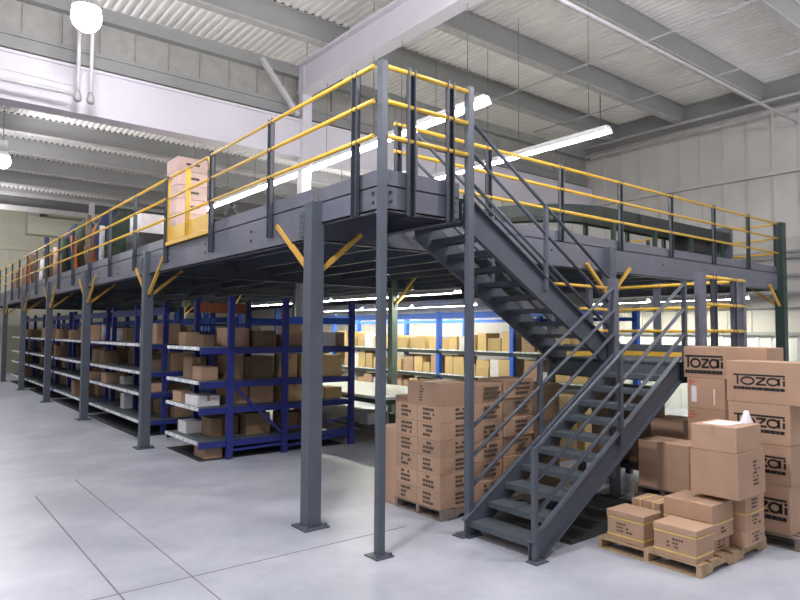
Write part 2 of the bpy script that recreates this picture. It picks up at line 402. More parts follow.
obj('toe_plate', MB().box(3.66, 4.63, 4.856, 4.864, ZT, 3.65), M['steel_lt'], deck)
obj('toe_plate', MB().box(4.75, XR, YF-0.004, YF+0.004, ZT, 3.65), M['steel_lt'], deck)
for (x, y, s) in ((3.61, 5.0, 0), (3.72, 4.852, 1), (4.56, 4.852, 1)):
    for z in (3.34, 3.43):
        b = MB()
        if s: b.lathe((x, y, z), [(0, 0)], 3) if False else b.box(x-0.012, x+0.012, y-0.012, y, z-0.012, z+0.012)
        else: b.box(x-0.002, x+0.01, y-0.012, y+0.012, z-0.012, z+0.012)
        obj('bolt', b, M['black'], deck)
for y in [7.6+1.55*i for i in range(14)]:
    for z in (3.24, 3.36):
        obj('bolt', MB().box(XL-0.012, XL, y-0.012, y+0.012, z-0.012, z+0.012), M['black'], deck)
for x in [6.2+1.6*i for i in range(6)]:
    obj('bolt', MB().box(x-0.012, x+0.012, YF-0.012, YF, 3.33, 3.355), M['black'], deck)

# columns under the deck
def column(x, y, label, braces, top=ZT, mat='steel', w=0.165, plates=True):
    t = thing('support_column', (x, y, 0), label, 'column', 'deck support columns')
    h = w/2
    obj('post', MB().box(x-h, x+h, y-h, y+h, 0.02, top), M[mat], t, bevel=0.008)
    obj('base_plate', MB().box(x-0.15, x+0.15, y-0.15, y+0.15, 0, 0.02), M['steel'], t)
    for sx in (-1, 1):
        obj('anchor_bolt', MB().box(x+sx*0.12-0.012, x+sx*0.12+0.012, y-0.132, y-0.108, 0.02, 0.05), M['steel_lt'], t)
    if plates and abs(x-XL) < 0.1:
        p = MB().box(x-h-0.004, x-h+0.05, y+h, y+h+0.10, 3.12, 3.40)
        for z in (3.16, 3.22, 3.28, 3.34): p.box(x-h-0.014, x-h-0.002, y+h+0.04, y+h+0.06, z, z+0.02)
        obj('connection_plate', p, M['steel'], t)
    for dx, dy in braces:
        a = (x+dx*h*0.9, y+dy*h*0.9, 2.74); b = (x+dx*0.62, y+dy*0.85, 3.34 if dy else 3.2)
        obj('knee_brace', MB().bar(a, b, 0.045, 0.05), M['ochre'], t, label='yellow diagonal knee brace')
        obj('brace_bolt', MB().box(a[0]-0.02, a[0]+0.02, a[1]-0.02, a[1]+0.02, 2.68, 2.76), M['black'], t)
names = ['nearest grey box column at the deck corner, with wide base plate', 'grey column on the left deck edge, second from the corner',
         'grey column on the left deck edge, third from the corner', 'grey column on the left deck edge, fourth from the corner',
         'grey column on the left deck edge, fifth from the corner', 'grey column on the left deck edge, sixth from the corner',
         'grey column on the left deck edge, seventh and last from the corner']
for i, y in enumerate(rows):
    column(XL, y, names[i], [(0, 1), (1, 0)] if i == 0 else [(0, 1), (0, -1), (1, 0)])
column(9.25, 6.12, 'grey column of the front deck beam behind the stair landing', [(1, 0), (-1, 0)])
column(XR, 6.12, 'dark green column at the right end of the deck near the wall', [(-1, 0), (0, 1)], top=4.68, mat='green', w=0.2, plates=False)
for i, y in enumerate(rows[1:6]):
    column(9.15, y, 'greyish green inner column below the deck, %s from the stair' % ORD[i], [(1, 0), (0, -1)], mat='galv')
    if i < 3: column(XR-0.2, y, 'inner column below the deck by the right wall, %s from the front' % ORD[i], [(-1, 0)], mat='galv', plates=False)

def slim_post(x, y, label):
    t = thing('stairhead_post', (x, y, 0), label, 'post', 'slim full height posts of the stairhead')
    obj('post', MB().box(x-0.038, x+0.038, y-0.038, y+0.038, 0.014, 4.70), M['steel'], t, bevel=0.005)
    obj('base_plate', MB().box(x-0.1, x+0.1, y-0.1, y+0.1, 0, 0.014), M['steel'], t)
    for sx in (-1, 1):
        obj('anchor_bolt', MB().box(x+sx*0.075-0.01, x+sx*0.075+0.01, y-0.085, y-0.065, 0.014, 0.04), M['steel'], t)
slim_post(3.62, 4.86, 'slim full height grey post at the left corner of the stairhead platform')
slim_post(4.735, 4.81, 'slim full height grey post where the upper stair leaves the platform')

# ------------------------------------------------------------------ guardrails
ZR = (4.64, 4.30, 3.96)
def cpost_y(x, y, z0, z1):     # channel post on a left edge (face towards -X)
    return MB().box(x-0.055, x-0.005, y-0.045, y-0.035, z0, z1).box(x-0.055, x-0.005, y+0.035, y+0.045, z0, z1).box(x-0.012, x-0.005, y-0.045, y+0.045, z0, z1)
def cpost_x(x, y, z0, z1):
    return MB().box(x-0.045, x-0.035, y-0.055, y-0.005, z0, z1).box(x+0.035, x+0.045, y-0.055, y-0.005, z0, z1).box(x-0.045, x+0.045, y-0.012, y-0.005, z0, z1)
def rail_run(label, p0, p1, posts, axis, zs=ZR, zb=3.22, ztop=4.68, off=-0.03):
    t = thing('guardrail', ((p0[0]+p1[0])/2, (p0[1]+p1[1])/2, zb), label, 'guardrail', 'deck guardrails')
    for z in zs:
        obj('rail', MB().tube([(p0[0], p0[1], z), (p1[0], p1[1], z)], 0.023, 10), M['yellow'], t)
    for c in posts:
        obj('post', cpost_y(p0[0]-off, c, zb, ztop) if axis == 'y' else cpost_x(c, p0[1]-off, zb, ztop), M['steel_dk'], t)
    return t
rail_run('yellow and grey guardrail on the left platform edge between corner post and gate', (XL-0.03, 4.90), (XL-0.03, GY0-0.02), [5.2, 7.03, 8.87], 'y')
rail_run('long yellow and grey guardrail beyond the gate along the left deck edge', (XL-0.03, GY1+0.02), (XL-0.03, YE), [10.82+1.78*i for i in range(14)], 'y')
rail_run('short yellow guardrail across the front of the stairhead platform', (3.66, 4.83), (4.70, 4.80), [3.93, 4.45], 'x', off=0.0)
rail_run('yellow and grey guardrail along the right deck front behind the stair', (4.74, YF-0.03), (XR-0.1, YF-0.03), [4.80, 6.4, 8.0, 9.6, 11.25, 12.9, 14.45, 16.0], 'x', zb=3.5)
t = thing('guardrail', (XR-0.05, 9.0, 3.5), 'guardrail on the right deck end near the wall', 'guardrail', 'deck guardrails')
for z in ZR: obj('rail', MB().tube([(XR-0.05, YF+0.1, z), (XR-0.05, 13.0, z)], 0.022, 8), M['yellow'], t)
for y in (7.6, 9.4, 11.2, 13.0): obj('post', cpost_y(XR-0.02, y, 3.5, 4.66), M['steel'], t)

# yellow gate
g = thing('safety_gate', (XL, (GY0+GY1)/2, ZT), 'yellow tubular gate with solid kick panel in the left guardrail', 'gate')
gx = XL-0.02; ym = (GY0+GY1)/2
def arc_frame(ya, yb, sgn):
    pts = [(gx, ya, 3.55), (gx, ya, 4.5)]
    for k in range(1, 6):
        a = k/6*PI/2; pts.append((gx, ya+sgn*0.14*(1-math.cos(a)), 4.5+0.14*math.sin(a)))
    pts += [(gx, ya+sgn*0.14, 4.64), (gx, yb, 4.64)]
    return pts
obj('leaf_frame', MB().tube(arc_frame(GY0+0.06, ym+0.14, 1), 0.022, 10), M['yellow'], g)
obj('leaf_frame', MB().tube(arc_frame(GY1-0.06, ym-0.14, -1), 0.022, 10), M['yellow'], g)
for y in (ym-0.05, ym+0.05): obj('mid_upright', MB().tube([(gx, y, 3.55), (gx, y, 4.64)], 0.022, 10), M['yellow'], g)
for z in (4.30, 3.96): obj('rail', MB().tube([(gx, GY0+0.06, z), (gx, GY1-0.06, z)], 0.022, 10), M['yellow'], g)
obj('kick_panel', MB().box(gx-0.006, gx+0.006, GY0+0.06, GY1-0.06, 3.58, 3.80), M['yellow'], g)
obj('threshold', MB().box(gx-0.03, gx+0.03, GY0+0.02, GY1-0.02, 3.50, 3.56), M['yellow'], g)

# ------------------------------------------------------------------ stair
R_, T_ = 0.159, 0.26; SL = R_/T_
def noseL(x): return R_ + SL*(x-4.68)
def noseU(x): return 3.5 - SL*(x-4.72)
lf = thing('lower_stair_flight', (4.68, 4.34, 0), 'lower grey steel stair flight rising right from the floor to the landing', 'stair', 'stair flights')
x1 = 7.30
def stringerL(y, s):
    prof = [(4.62, 0), (4.78, 0), (x1, noseL(x1)-0.24), (x1, noseL(x1)+0.05), (4.62, noseL(4.62)+0.05)]
    st = obj('stringer', MB().prism_y(prof, min(y, y+0.012*s), max(y, y+0.012*s)), M['steel'], lf)
    e = MB()
    e.bar((4.62, y+0.03*s, noseL(4.62)+0.05), (x1, y+0.03*s, noseL(x1)+0.05), 0.06, 0.012)
    e.bar((4.78, y+0.03*s, 0.012), (x1, y+0.03*s, noseL(x1)-0.24), 0.06, 0.012)
    obj('flange', e, M['steel'], st)
stringerL(3.93, -1); stringerL(4.745, 1)
for i in range(10):
    z = R_*(i+1); xa = 4.68+T_*i
    obj('tread', MB().box(xa, xa+0.275, 3.935, 4.74, z-0.03, z).box(xa, xa+0.012, 3.935, 4.74, z-0.055, z-0.03).box(xa+0.263, xa+0.275, 3.935, 4.74, z-0.055, z-0.03), M['tread'], lf)
def hand_rails(parent, y, pts_top, n, gap, mat='steel'):
    for k in range(n):
        (xa, za), (xb, zb) = pts_top
        obj('handrail', MB().tube([(xa, y, za-gap*k), (xb, y, zb-gap*k)], 0.021, 10), M[mat], parent)
hand_rails(lf, 3.885, ((4.66, 1.01), (7.42, 2.69)), 3, 0.30)
hand_rails(lf, 4.79, ((4.76, 1.10), (7.32, 2.67)), 3, 0.30)
for x, y, z0, z1 in ((4.66, 3.885, 0.0, 1.03), (6.05, 3.885, 0.9, 1.86), (7.41, 3.885, 1.7, 2.72), (5.85, 4.79, 0.85, 1.77)):
    obj('baluster', MB().box(x-0.024, x+0.024, y-0.024, y+0.024, z0, z1), M['steel'], lf)
obj('foot_plate', MB().box(4.58, 4.76, 3.80, 3.93, 0, 0.01).box(4.58, 4.76, 4.745, 4.90, 0, 0.01), M['steel'], lf)

uf = thing('upper_stair_flight', (6.0, 5.3, 1.75), 'upper grey steel stair flight climbing left from the landing to the platform', 'stair', 'stair flights')
x2 = 7.55
def stringerU(y, s):
    prof = [(4.73, noseU(4.73)+0.06), (4.73, noseU(4.73)-0.30), (x2-0.1, noseU(x2-0.1)-0.24), (x2, 1.76), (x2, noseU(x2)+0.06)]
    st = obj('stringer', MB().prism_y(prof, min(y, y+0.012*s), max(y, y+0.012*s)), M['steel'], uf)
    e = MB().bar((4.73, y+0.03*s, noseU(4.73)+0.06), (x2, y+0.03*s, noseU(x2)+0.06), 0.06, 0.012)
    e.bar((4.73, y+0.03*s, noseU(4.73)-0.30), (7.3, y+0.03*s, noseU(7.3)-0.26), 0.06, 0.012)
    obj('flange', e, M['steel'], st)
stringerU(4.90, -1); stringerU(5.70, 1)
for i in range(1, 11):
    z = 3.5-R_*i; xa = 4.73+T_*(i-1)
    obj('tread', MB().box(xa, xa+0.275, 4.905, 5.695, z-0.03, z).box(xa, xa+0.012, 4.905, 5.695, z-0.055, z-0.03).box(xa+0.263, xa+0.275, 4.905, 5.695, z-0.055, z-0.03), M['tread'], uf)
hand_rails(uf, 4.87, ((4.72, 4.42), (7.40, 2.78)), 3, 0.33)
hand_rails(uf, 5.74, ((4.72, 4.46), (7.40, 2.82)), 3, 0.33)
for x, y in ((6.07, 4.87), (6.07, 5.74), (4.76, 5.74)):
    zt = 4.42-SL*(x-4.72)
    obj('baluster', MB().box(x-0.022, x+0.022, y-0.022, y+0.022, zt-1.0, zt), M['steel'], uf)

LX0, LX1, LY0, LY1, LZ = 7.30, 8.90, 3.88, 5.80, 1.75
ld = thing('stair_landing', (8.1, 4.84, 0), 'grey half way stair landing with yellow rails and toe strips', 'landing')
obj('deck_plate', MB().box(LX0, LX1, LY0, LY1, LZ-0.03, LZ), M['tread'], ld)
obj('edge_channel', chan_x(LY0, LX0, LX1, LZ-0.25, LZ-0.03, 1), M['steel'], ld)
obj('edge_channel', chan_x(LY1, LX0, LX1, LZ-0.25, LZ-0.03, -1), M['steel'], ld)
obj('edge_channel', chan_y(LX1, LY0, LY1, LZ-0.25, LZ-0.03, -1), M['steel'], ld)
obj('edge_channel', chan_y(LX0, LY0, LY1, LZ-0.25, LZ-0.03, 1), M['steel'], ld)
for x, y, w, zt in ((7.76, 3.86, 0.05, 2.84), (8.88, 3.86, 0.04, 2.80), (8.88, 5.80, 0.04, 2.84), (7.36, 5.82, 0.04, 2.80), (7.37, 4.82, 0.05, 2.80)):
    obj('corner_post', MB().box(x-w, x+w, y-w, y+w, 0.01, zt), M['steel_lt'], ld)
    obj('base_plate', MB().box(x-0.09, x+0.09, y-0.09, y+0.09, 0, 0.01), M['steel'], ld)
for x in (8.06, 8.60): obj('rail_post', cpost_x(x, 3.87, 1.5, 2.84), M['steel'], ld)
for y in (4.45, 5.1): obj('rail_post', MB().box(8.91, 8.96, y-0.05, y+0.05, 1.5, 2.84), M['steel'], ld)
for x in (8.3,): obj('rail_post', MB().box(x-0.05, x+0.05, 5.81, 5.86, 1.5, 2.84), M['steel'], ld)
for z in (2.79, 2.45, 2.12):
    obj('rail', MB().tube([(7.80, 3.84, z), (8.92, 3.84, z)], 0.023, 10), M['yellow'], ld)
    obj('rail', MB().tube([(8.89, 3.88, z), (8.89, 5.80, z)], 0.023, 10), M['yellow'], ld)
    obj('rail', MB().tube([(7.38 if z > 2.7 else 8.0, 5.79, z), (8.89, 5.79, z)], 0.023, 10), M['yellow'], ld)
obj('toe_strip', MB().box(8.88, 8.90, LY0, LY1, LZ, LZ+0.065), M['yellow'], ld, label='yellow strip at the landing edge')
obj('toe_strip', MB().box(LX0+0.3, 8.88, LY1-0.02, LY1, LZ, LZ+0.065), M['yellow'], ld, label='yellow strip at the landing edge')
obj('toe_plate', MB().box(8.892, 8.90, LY0, LY1, LZ+0.065, LZ+0.17), M['steel'], ld)
obj('toe_plate', MB().box(LX0+0.3, 8.88, LY1-0.008, LY1, LZ+0.065, LZ+0.17), M['steel'], ld)

# ------------------------------------------------------------------ cartons
def on_face(mb, face, c, a, b, th=0.0015):
    """flat rectangle a=(u0,u1) b=(z0,z1) raised on a face; face 'x' looks to -X at x=c (u runs to -Y), 'y' looks to -Y at y=c (u runs to +X)"""
    if face == 'x': mb.box(c-th, c, min(a), max(a), b[0], b[1])
    else: mb.box(min(a), max(a), c-th, c, b[0], b[1])
def stroke(mb, face, c, p, q, w, th=0.002):
    if face == 'x': mb.bar((c-th/2, p[0], p[1]), (c-th/2, q[0], q[1]), w, th, (1, 0, 0))
    else: mb.bar((p[0], c-th/2, p[1]), (q[0], c-th/2, q[1]), w, th, (0, 1, 0))
def lines_print(mb, face, c, u0, du, z0, z1, rows, rn, fill=0.8, big=1.0):
    """small rows of dash marks standing for print too small to read"""
    h = (z1-z0)/rows
    for r in range(rows):
        z = z1-h*(r+1)+h*0.25; u = 0.0
        end = du*rn.uniform(0.6, 1.0)
        while u < end-0.01:
            w = rn.uniform(0.012, 0.03)*big
            if rn.random() < fill:
                a = u0-u if face == 'x' else u0+u; b = u0-min(u+w, du) if face == 'x' else u0+min(u+w, du)
                on_face(mb, face, c, (a, b), (z, z+h*(0.5 if big == 1 else 0.62)))
            u += w+0.007
def logo(mb, c, yl, w, zb, h, face='x'):
    """letters T o z a i with the long top bar; the strip below is broken like small type"""
    def P(u, v): return (yl-u*w, zb+v*h)
    def st(p, q, t): stroke(mb, face, c, P(*p), P(*q), t*h)
    def ring(cu, cv, ru, rv, t):
        for k in range(16):
            a, b = 2*PI*k/16, 2*PI*(k+1)/16
            st((cu+ru*math.cos(a), cv+rv*math.sin(a)), (cu+ru*math.cos(b), cv+rv*math.sin(b)), t)
    st((0.0, 0.98), (0.985, 0.98), 0.11)                 # long bar of the T
    st((0.085, 0.95), (0.085, 0.32), 0.125)
    ring(0.28, 0.58, 0.125, 0.24, 0.125)
    st((0.44, 0.80), (0.63, 0.80), 0.125); st((0.62, 0.79), (0.45, 0.37), 0.125); st((0.44, 0.36), (0.64, 0.36), 0.125)
    ring(0.76, 0.58, 0.105, 0.23, 0.125); st((0.875, 0.84), (0.875, 0.33), 0.125)
    st((0.965, 0.68), (0.965, 0.33), 0.13); st((0.965, 0.76), (0.965, 0.88), 0.125)
    u = 0.0; rn = random.Random(4)
    while u < 0.97:
        v = min(u+rn.uniform(0.05, 0.13), 0.975); st((u, 0.08), (v, 0.08), 0.2); u = v+0.007

CN = [0]
def carton(label, group, x0, x1, y0, y1, z0, z1, mat='card', tape=None, straps=None, strap_v=None, prints=None, name='carton', bev=0.006, lid=None):
    """prints: list of (material, function(meshbuilder)); tape 'x'/'y' = direction of the top tape"""
    o = obj(name, MB().box(x0, x1, y0, y1, z0, z1), M[mat], origin=((x0+x1)/2, (y0+y1)/2, z0), bevel=bev)
    tag(o, label, 'carton', group)
    e = 0.0012
    if tape == 'x':
        ym = (y0+y1)/2
        obj('tape', MB().box(x0-e, x1+e, ym-0.025, ym+0.025, z1, z1+e).box(x0-e, x0, ym-0.025, ym+0.025, z1-0.09, z1+e), M['tape'], o)
    elif tape == 'y':
        xm = (x0+x1)/2
        obj('tape', MB().box(xm-0.025, xm+0.025, y0-e, y1+e, z1, z1+e).box(xm-0.025, xm+0.025, y0-e, y0, z1-0.09, z1+e), M['tape'], o)
    for z in straps or ():
        s = 0.004
        obj('strap', MB().box(x0-s, x1+s, y0-s, y0, z, z+0.014).box(x0-s, x1+s, y1, y1+s, z, z+0.014).box(x0-s, x0, y0-s, y1+s, z, z+0.014).box(x1, x1+s, y0-s, y1+s, z, z+0.014), M['band'], o, label='yellow strap')
    for y in strap_v or ():
        s = 0.004
        obj('strap', MB().box(x0-s, x1+s, y, y+0.014, z1, z1+s).box(x0-s, x0, y, y+0.014, z0, z1), M['band'], o, label='yellow strap')
    if lid: 
        s = 0.006
        obj('lid', MB().box(x0-s, x1+s, y0-s, y1+s, lid, z1+0.003), M[mat], o, bevel=0.004)
    for pm, pf in prints or ():
        mb = MB(); pf(mb); obj('printed_mark', mb, M[pm], o)
    return o

def pallet(x0, x1, y0, y1, z0, h, label, mat='wood', group='wooden pallets', nb=7):
    t = thing('pallet', ((x0+x1)/2, (y0+y1)/2, z0), label, 'pallet', group)
    b = 0.018
    for k in range(nb):                                   # top boards run along Y
        w = (x1-x0)/nb*0.74; xa = x0+(x1-x0-w)*k/(nb-1)
        obj('top_board', MB().box(xa, xa+w, y0, y1, z0+h-b, z0+h), M[mat], t)
    for k in range(3):
        w = 0.045; ya = y0+(y1-y0-w)*k/2; zt = z0+h-b; zb = z0+b*0.7
        L = x1-x0
        prof = [(x0, zb), (x0+L*.14, zb), (x0+L*.17, zb+.035), (x0+L*.36, zb+.035), (x0+L*.39, zb), (x0+L*.61, zb), (x0+L*.64, zb+.035), (x0+L*.83, zb+.035), (x0+L*.86, zb), (x1, zb), (x1, zt), (x0, zt)]
        obj('stringer', MB().prism_y(prof, ya, ya+w), M[mat], t)
    for k in range(3):
        w = 0.09; xa = x0+(x1-x0-w)*k/2
        obj('bottom_board', MB().box(xa, xa+w, y0, y1, z0, z0+b*0.7), M[mat], t)
    return t

# --- low pallet in the right foreground
GP = 'cartons on the low right pallet'
pallet(5.46, 6.75, 2.75, 3.77, 0, 0.11, 'pale wooden pallet under the yellow strapped cartons, right foreground')
rn = random.Random(5)
carton('small carton with two yellow straps at the left front of the low pallet', GP, 5.49, 5.80, 3.30, 3.68, 0.11, 0.385, straps=(0.155, 0.315), lid=0.335,
       prints=[('inkb', lambda m: lines_print(m, 'x', 5.489, 3.58, 0.18, 0.19, 0.29, 3, rn))])
carton('small carton with two yellow straps at the near corner of the low pallet', GP, 5.46, 5.77, 2.79, 3.18, 0.11, 0.385, straps=(0.155, 0.315), lid=0.335,
       prints=[('inkb', lambda m: lines_print(m, 'x', 5.459, 3.06, 0.18, 0.19, 0.29, 3, rn))])
carton('small carton with upright yellow straps behind the left strapped carton', GP, 5.88, 6.19, 3.36, 3.66, 0.11, 0.435, strap_v=(3.42, 3.56), tape='x')
carton('narrow carton at the bottom of the middle pile on the low pallet', GP, 5.84, 6.18, 2.84, 3.22, 0.11, 0.225,
       prints=[('inkb', lambda m: lines_print(m, 'y', 2.839, 5.95, 0.2, 0.13, 0.21, 3, rn))])
carton('lower wide carton in the middle pile on the low pallet', GP, 5.79, 6.20, 2.81, 3.27, 0.225, 0.385, straps=(0.362,),
       prints=[('inkb', lambda m: lines_print(m, 'y', 2.809, 5.95, 0.1, 0.27, 0.34, 2, rn))])
carton('upper wide carton in the middle pile on the low pallet, taped across its top', GP, 5.79, 6.20, 2.81, 3.27, 0.385, 0.545, tape='x')
for k, (za, zb, w) in enumerate(((0.11, 0.265, 'bottom'), (0.265, 0.42, 'middle'), (0.42, 0.585, 'top'))):
    carton('%s small carton of the three piled at the right rear of the low pallet' % w, GP, 6.23, 6.62, 2.71, 3.12, za, zb, straps=(zb-0.012,) if k == 1 else None,
           prints=[('inkb', lambda m, za=za: lines_print(m, 'y', 2.709, 6.35, 0.2, za+0.03, za+0.13, 3, rn))])
carton('big square carton resting high on the low pallet piles, print on its right side', GP, 5.98, 6.54, 2.66, 3.10, 0.587, 1.0,
       prints=[('inkb', lambda m: lines_print(m, 'y', 2.659, 6.28, 0.15, 0.68, 0.92, 7, rn)), ('tape', lambda m: on_face(m, 'x', 5.98, (2.87, 2.90), (0.60, 0.99)))])
carton('flat carton on top of the big square carton, white sheet on its lid', GP, 5.98, 6.49, 2.67, 3.09, 1.002, 1.235, tape='x')
t = thing('paper_sheet', (6.3, 2.9, 1.238), 'white sheet lying on the lid of the topmost carton on the low pallet', 'paper')
obj('sheet', MB().box(6.06, 6.40, 2.78, 3.02, 1.2365, 1.239), M['paper'], t)
mb = MB().lathe((6.42, 2.77, 1.236), [(0.05, 0.0), (0.04, 0.04), (0.025, 0.08), (0.014, 0.115), (0.0, 0.117)], 9)
mb.v = [(p[0]+0.012*math.sin(40*p[2]+7*p[1]*9), p[1]+0.012*math.cos(55*p[0]), p[2]) for p in mb.v]
tag(obj('plastic_wrap', mb, M['paper']), 'small crumpled white plastic wrap standing on the topmost flat carton', 'wrap')
for k in range(3):
    pallet(6.84, 7.24, 3.54, 4.22, 0.112*k, 0.11, '%s pallet of the three stacked under the plain brown carton beside the stair' % ('lowest', 'middle', 'top')[k], 'wood_d', nb=4)
carton('plain brown carton low beside the stair, left of the big square carton', 'cartons right of the stair', 6.83, 7.24, 3.56, 4.16, 0.336, 0.86, tape='x')

# --- the branded stack at the right edge
GT = 'cartons with the round black lettering'
pallet(6.87, 7.28, 2.5, 3.22, 0, 0.125, 'grey wooden pallet under the lettered carton stack at the right edge', 'wood_d', nb=4)
TL = [('bottom', 0.127, 0.60, 2.58, 3.16), ('second lowest', 0.602, 0.985, 2.56, 3.15), ('third lowest', 0.987, 1.385, 2.56, 3.15), ('topmost', 1.387, 1.805, 2.40, 3.16)]
for w, za, zb, ya, yb in TL:
    hh = (zb-za)
    if w == 'topmost': pr = lambda m: logo(m, 6.879, 3.09, 0.50, 1.52, 0.15)
    else: pr = lambda m, za=za, hh=hh: logo(m, 6.879, 3.09, 0.49, za+hh*0.28, hh*0.42)
    carton('brown carton lettered in black, %s of the stack at the right edge' % w, GT, 6.88, 7.28, ya, yb, za, zb, prints=[('ink', pr)], tape='y' if w == 'topmost' else None)
# --- the stack left of it, close to the landing
pallet(7.31, 7.74, 2.95, 3.80, 0, 0.125, 'grey pallet under the label marked stack against the landing', 'wood_d', nb=4)
carton('bottom carton of the stack against the stair landing', GT, 7.31, 7.74, 3.30, 3.80, 0.127, 0.48)
carton('plain carton second from the floor in the stack against the landing', GT, 7.31, 7.74, 3.34, 3.80, 0.482, 0.84)
carton('carton with red corner mark third from the floor, against the landing', GT, 7.31, 7.74, 3.38, 3.81, 0.842, 1.225,
       prints=[('inkr', lambda m: lines_print(m, 'x', 7.309, 3.80, 0.10, 1.10, 1.20, 3, rn))])
carton('carton with red mark and white label below the lettered carton, against the landing', GT, 7.31, 7.74, 3.38, 3.81, 1.227, 1.575,
       prints=[('inkr', lambda m: lines_print(m, 'x', 7.309, 3.79, 0.09, 1.49, 1.56, 3, rn)), ('paper', lambda m: on_face(m, 'x', 7.309, (3.70, 3.76), (1.30, 1.48))),
               ('paper', lambda m: on_face(m, 'x', 7.309, (3.49, 3.505), (1.28, 1.46)))])
def split_logo(m):
    logo(m, 7.309, 3.83, 0.44, 1.63, 0.20)
carton('wide carton lettered in black beside the landing, left of the right edge stack', GT, 7.31, 7.74, 2.93, 3.85, 1.577, 1.935, prints=[('ink', split_logo)], tape='x')

# --- tall pallet load behind the lower stair
G1 = 'cartons of the pallet load behind the stair'
pallet(4.80, 6.40, 5.30, 6.14, 0, 0.12, 'grey wooden pallet under the tall carton load behind the lower stair', 'wood_d', nb=8)
zz = [0.12+0.1885*k for k in range(7)]
rn2 = random.Random(9)
for k in range(6):
    za, zb = zz[k]+0.001, zz[k+1]
    for (ya, yb, w) in ((5.32, 5.715, 'right'), (5.72, 6.11, 'left')):
        pr = [('inkb', lambda m, za=za, zb=zb, yb=yb: lines_print(m, 'x', 4.789, yb-0.10, 0.20, za+0.02, zb-0.02, 3, rn2, 0.95, 1.9))]
        if w == 'right': pr.append(('inkb', lambda m, za=za, zb=zb: lines_print(m, 'y', 5.319, 5.02, 0.22, za+0.02, zb-0.02, 3, rn2, 0.95, 2.0)))
        carton('printed carton, %s end column of the load behind the stair, %s from the pallet' % (w, ORD[k]), G1, 4.79, 5.27, ya, yb, za, zb, prints=pr)
carton('large carton crowning the end of the load behind the stair', G1, 4.79, 5.27, 5.32, 5.90, 1.252, 1.515, tape='x',
       prints=[('inkb', lambda m: lines_print(m, 'x', 4.789, 5.68, 0.10, 1.29, 1.48, 6, rn2))])
for ci, (xa, xb, n, hh) in enumerate(((5.29, 5.82, 6, 0.226), (5.84, 6.38, 6, 0.232))):
    for k in range(n):
        za = 0.121+hh*k; zb = za+hh-0.002
        carton('printed carton, %s row of the load behind the stair, %s from the pallet' % (('second', 'third')[ci], ORD[k]), G1, xa, xb, 5.33+0.02*rn2.random(), 5.78, za, zb,
               prints=[('inkb', lambda m, xa=xa, za=za, zb=zb: lines_print(m, 'y', 5.328, xa+0.2, 0.28, za+0.03, zb-0.03, 3, rn2, 0.95, 2.0))])
carton('plain tall carton on the floor left of the load behind the stair', 'cartons behind the stair', 4.82, 5.3, 6.15, 6.52, 0.0, 0.92)
carton('dark carton on end behind the load beside the white bench', 'cartons behind the stair', 5.8, 6.3, 6.75, 7.42, 0.0, 1.17)
for k, (xa, za, zb, w) in enumerate(((6.44, 0.0, 0.5, 'lowest'), (6.46, 0.502, 0.95, 'middle'), (6.44, 0.952, 1.42, 'top'))):
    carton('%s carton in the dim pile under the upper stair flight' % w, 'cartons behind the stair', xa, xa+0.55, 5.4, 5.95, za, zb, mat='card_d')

pf = thing('low_platform', (8.1, 4.75, 0), 'low black platform on the floor under the stair landing', 'platform')
obj('platform_top', MB().box(7.5, 8.75, 4.0, 5.5, 0.34, 0.40), M['black'], pf)
for x in (7.55, 8.7):
    for y in (4.05, 5.45): obj('leg', MB().box(x-0.04, x+0.04, y-0.04, y+0.04, 0, 0.34), M['black'], pf)
carton('brown carton on the low black platform under the landing, nearest the lettered stack', 'cartons under the landing', 7.6, 8.05, 4.02, 4.45, 0.401, 1.02)
carton('pale carton on the low black platform under the landing', 'cartons under the landing', 8.15, 8.55, 4.05, 4.5, 0.401, 0.85, mat='card_y')
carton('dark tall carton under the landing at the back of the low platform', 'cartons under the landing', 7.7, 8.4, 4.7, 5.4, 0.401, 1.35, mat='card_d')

# ------------------------------------------------------------------ blue racking
LV = (0.31, 0.85, 1.27, 1.82)
LN = ('bottom', 'second', 'third', 'top')
def rack_A():
    t = thing('storage_rack', (5.3, 10.8, 0), 'nearest blue rack under the deck, its shelf ends facing the aisle', 'rack', 'blue racks under the deck')
    for x in (4.37, 5.37, 6.76):
        for y in (10.0, 11.5):
            obj('upright', MB().box(x-0.05, x+0.05, y-0.04, y+0.04, 0, 2.66), M['blue'], t)
    for z in LV:
        sh = obj('shelf_board', MB().box(3.87, 6.72, 10.06, 11.56, z-0.03, z), M['shelf'], t)
        obj('label_strip', MB().box(3.85, 3.87, 10.06, 11.56, z-0.05, z+0.005), M['strip'], sh, label='white label strip on the shelf end')
        obj('shelf_beam', MB().box(3.87, 6.72, 10.0, 10.05, z-0.11, z-0.01), M['blue'], t)
        obj('shelf_beam', MB().box(3.87, 6.72, 11.50, 11.55, z-0.11, z-0.01), M['blue'], t)
    for y in (10.0, 11.5):
        obj('top_beam', MB().box(5.37, 6.76, y-0.02, y+0.02, 2.22, 2.34), M['blue2'], t)
        obj('top_beam', MB().box(4.37, 5.37, y-0.02, y+0.02, 2.18, 2.22), M['blue'], t)
    obj('diagonal_brace', MB().bar((4.40, 9.98, 1.2), (5.35, 9.98, 0.32), 0.03, 0.045), M['blue'], t)
    obj('foot_brace', MB().bar((4.40, 9.98, 0.14), (5.35, 9.98, 0.16), 0.03, 0.04), M['blue'], t)
    for z in (0.5, 0.2): obj('frame_brace', MB().bar((5.4, 10.02, z-0.1), (6.74, 10.02, z), 0.03, 0.05), M['blue'], t)
    obj('header_panel', MB().box(4.40, 5.30, 11.44, 11.48, 2.42, 2.60), M['rust'], t, label='rust red panel at the top')
    return t
rack_A()
struct_mat = [(3.92, 6.7, 9.98, 11.6)]
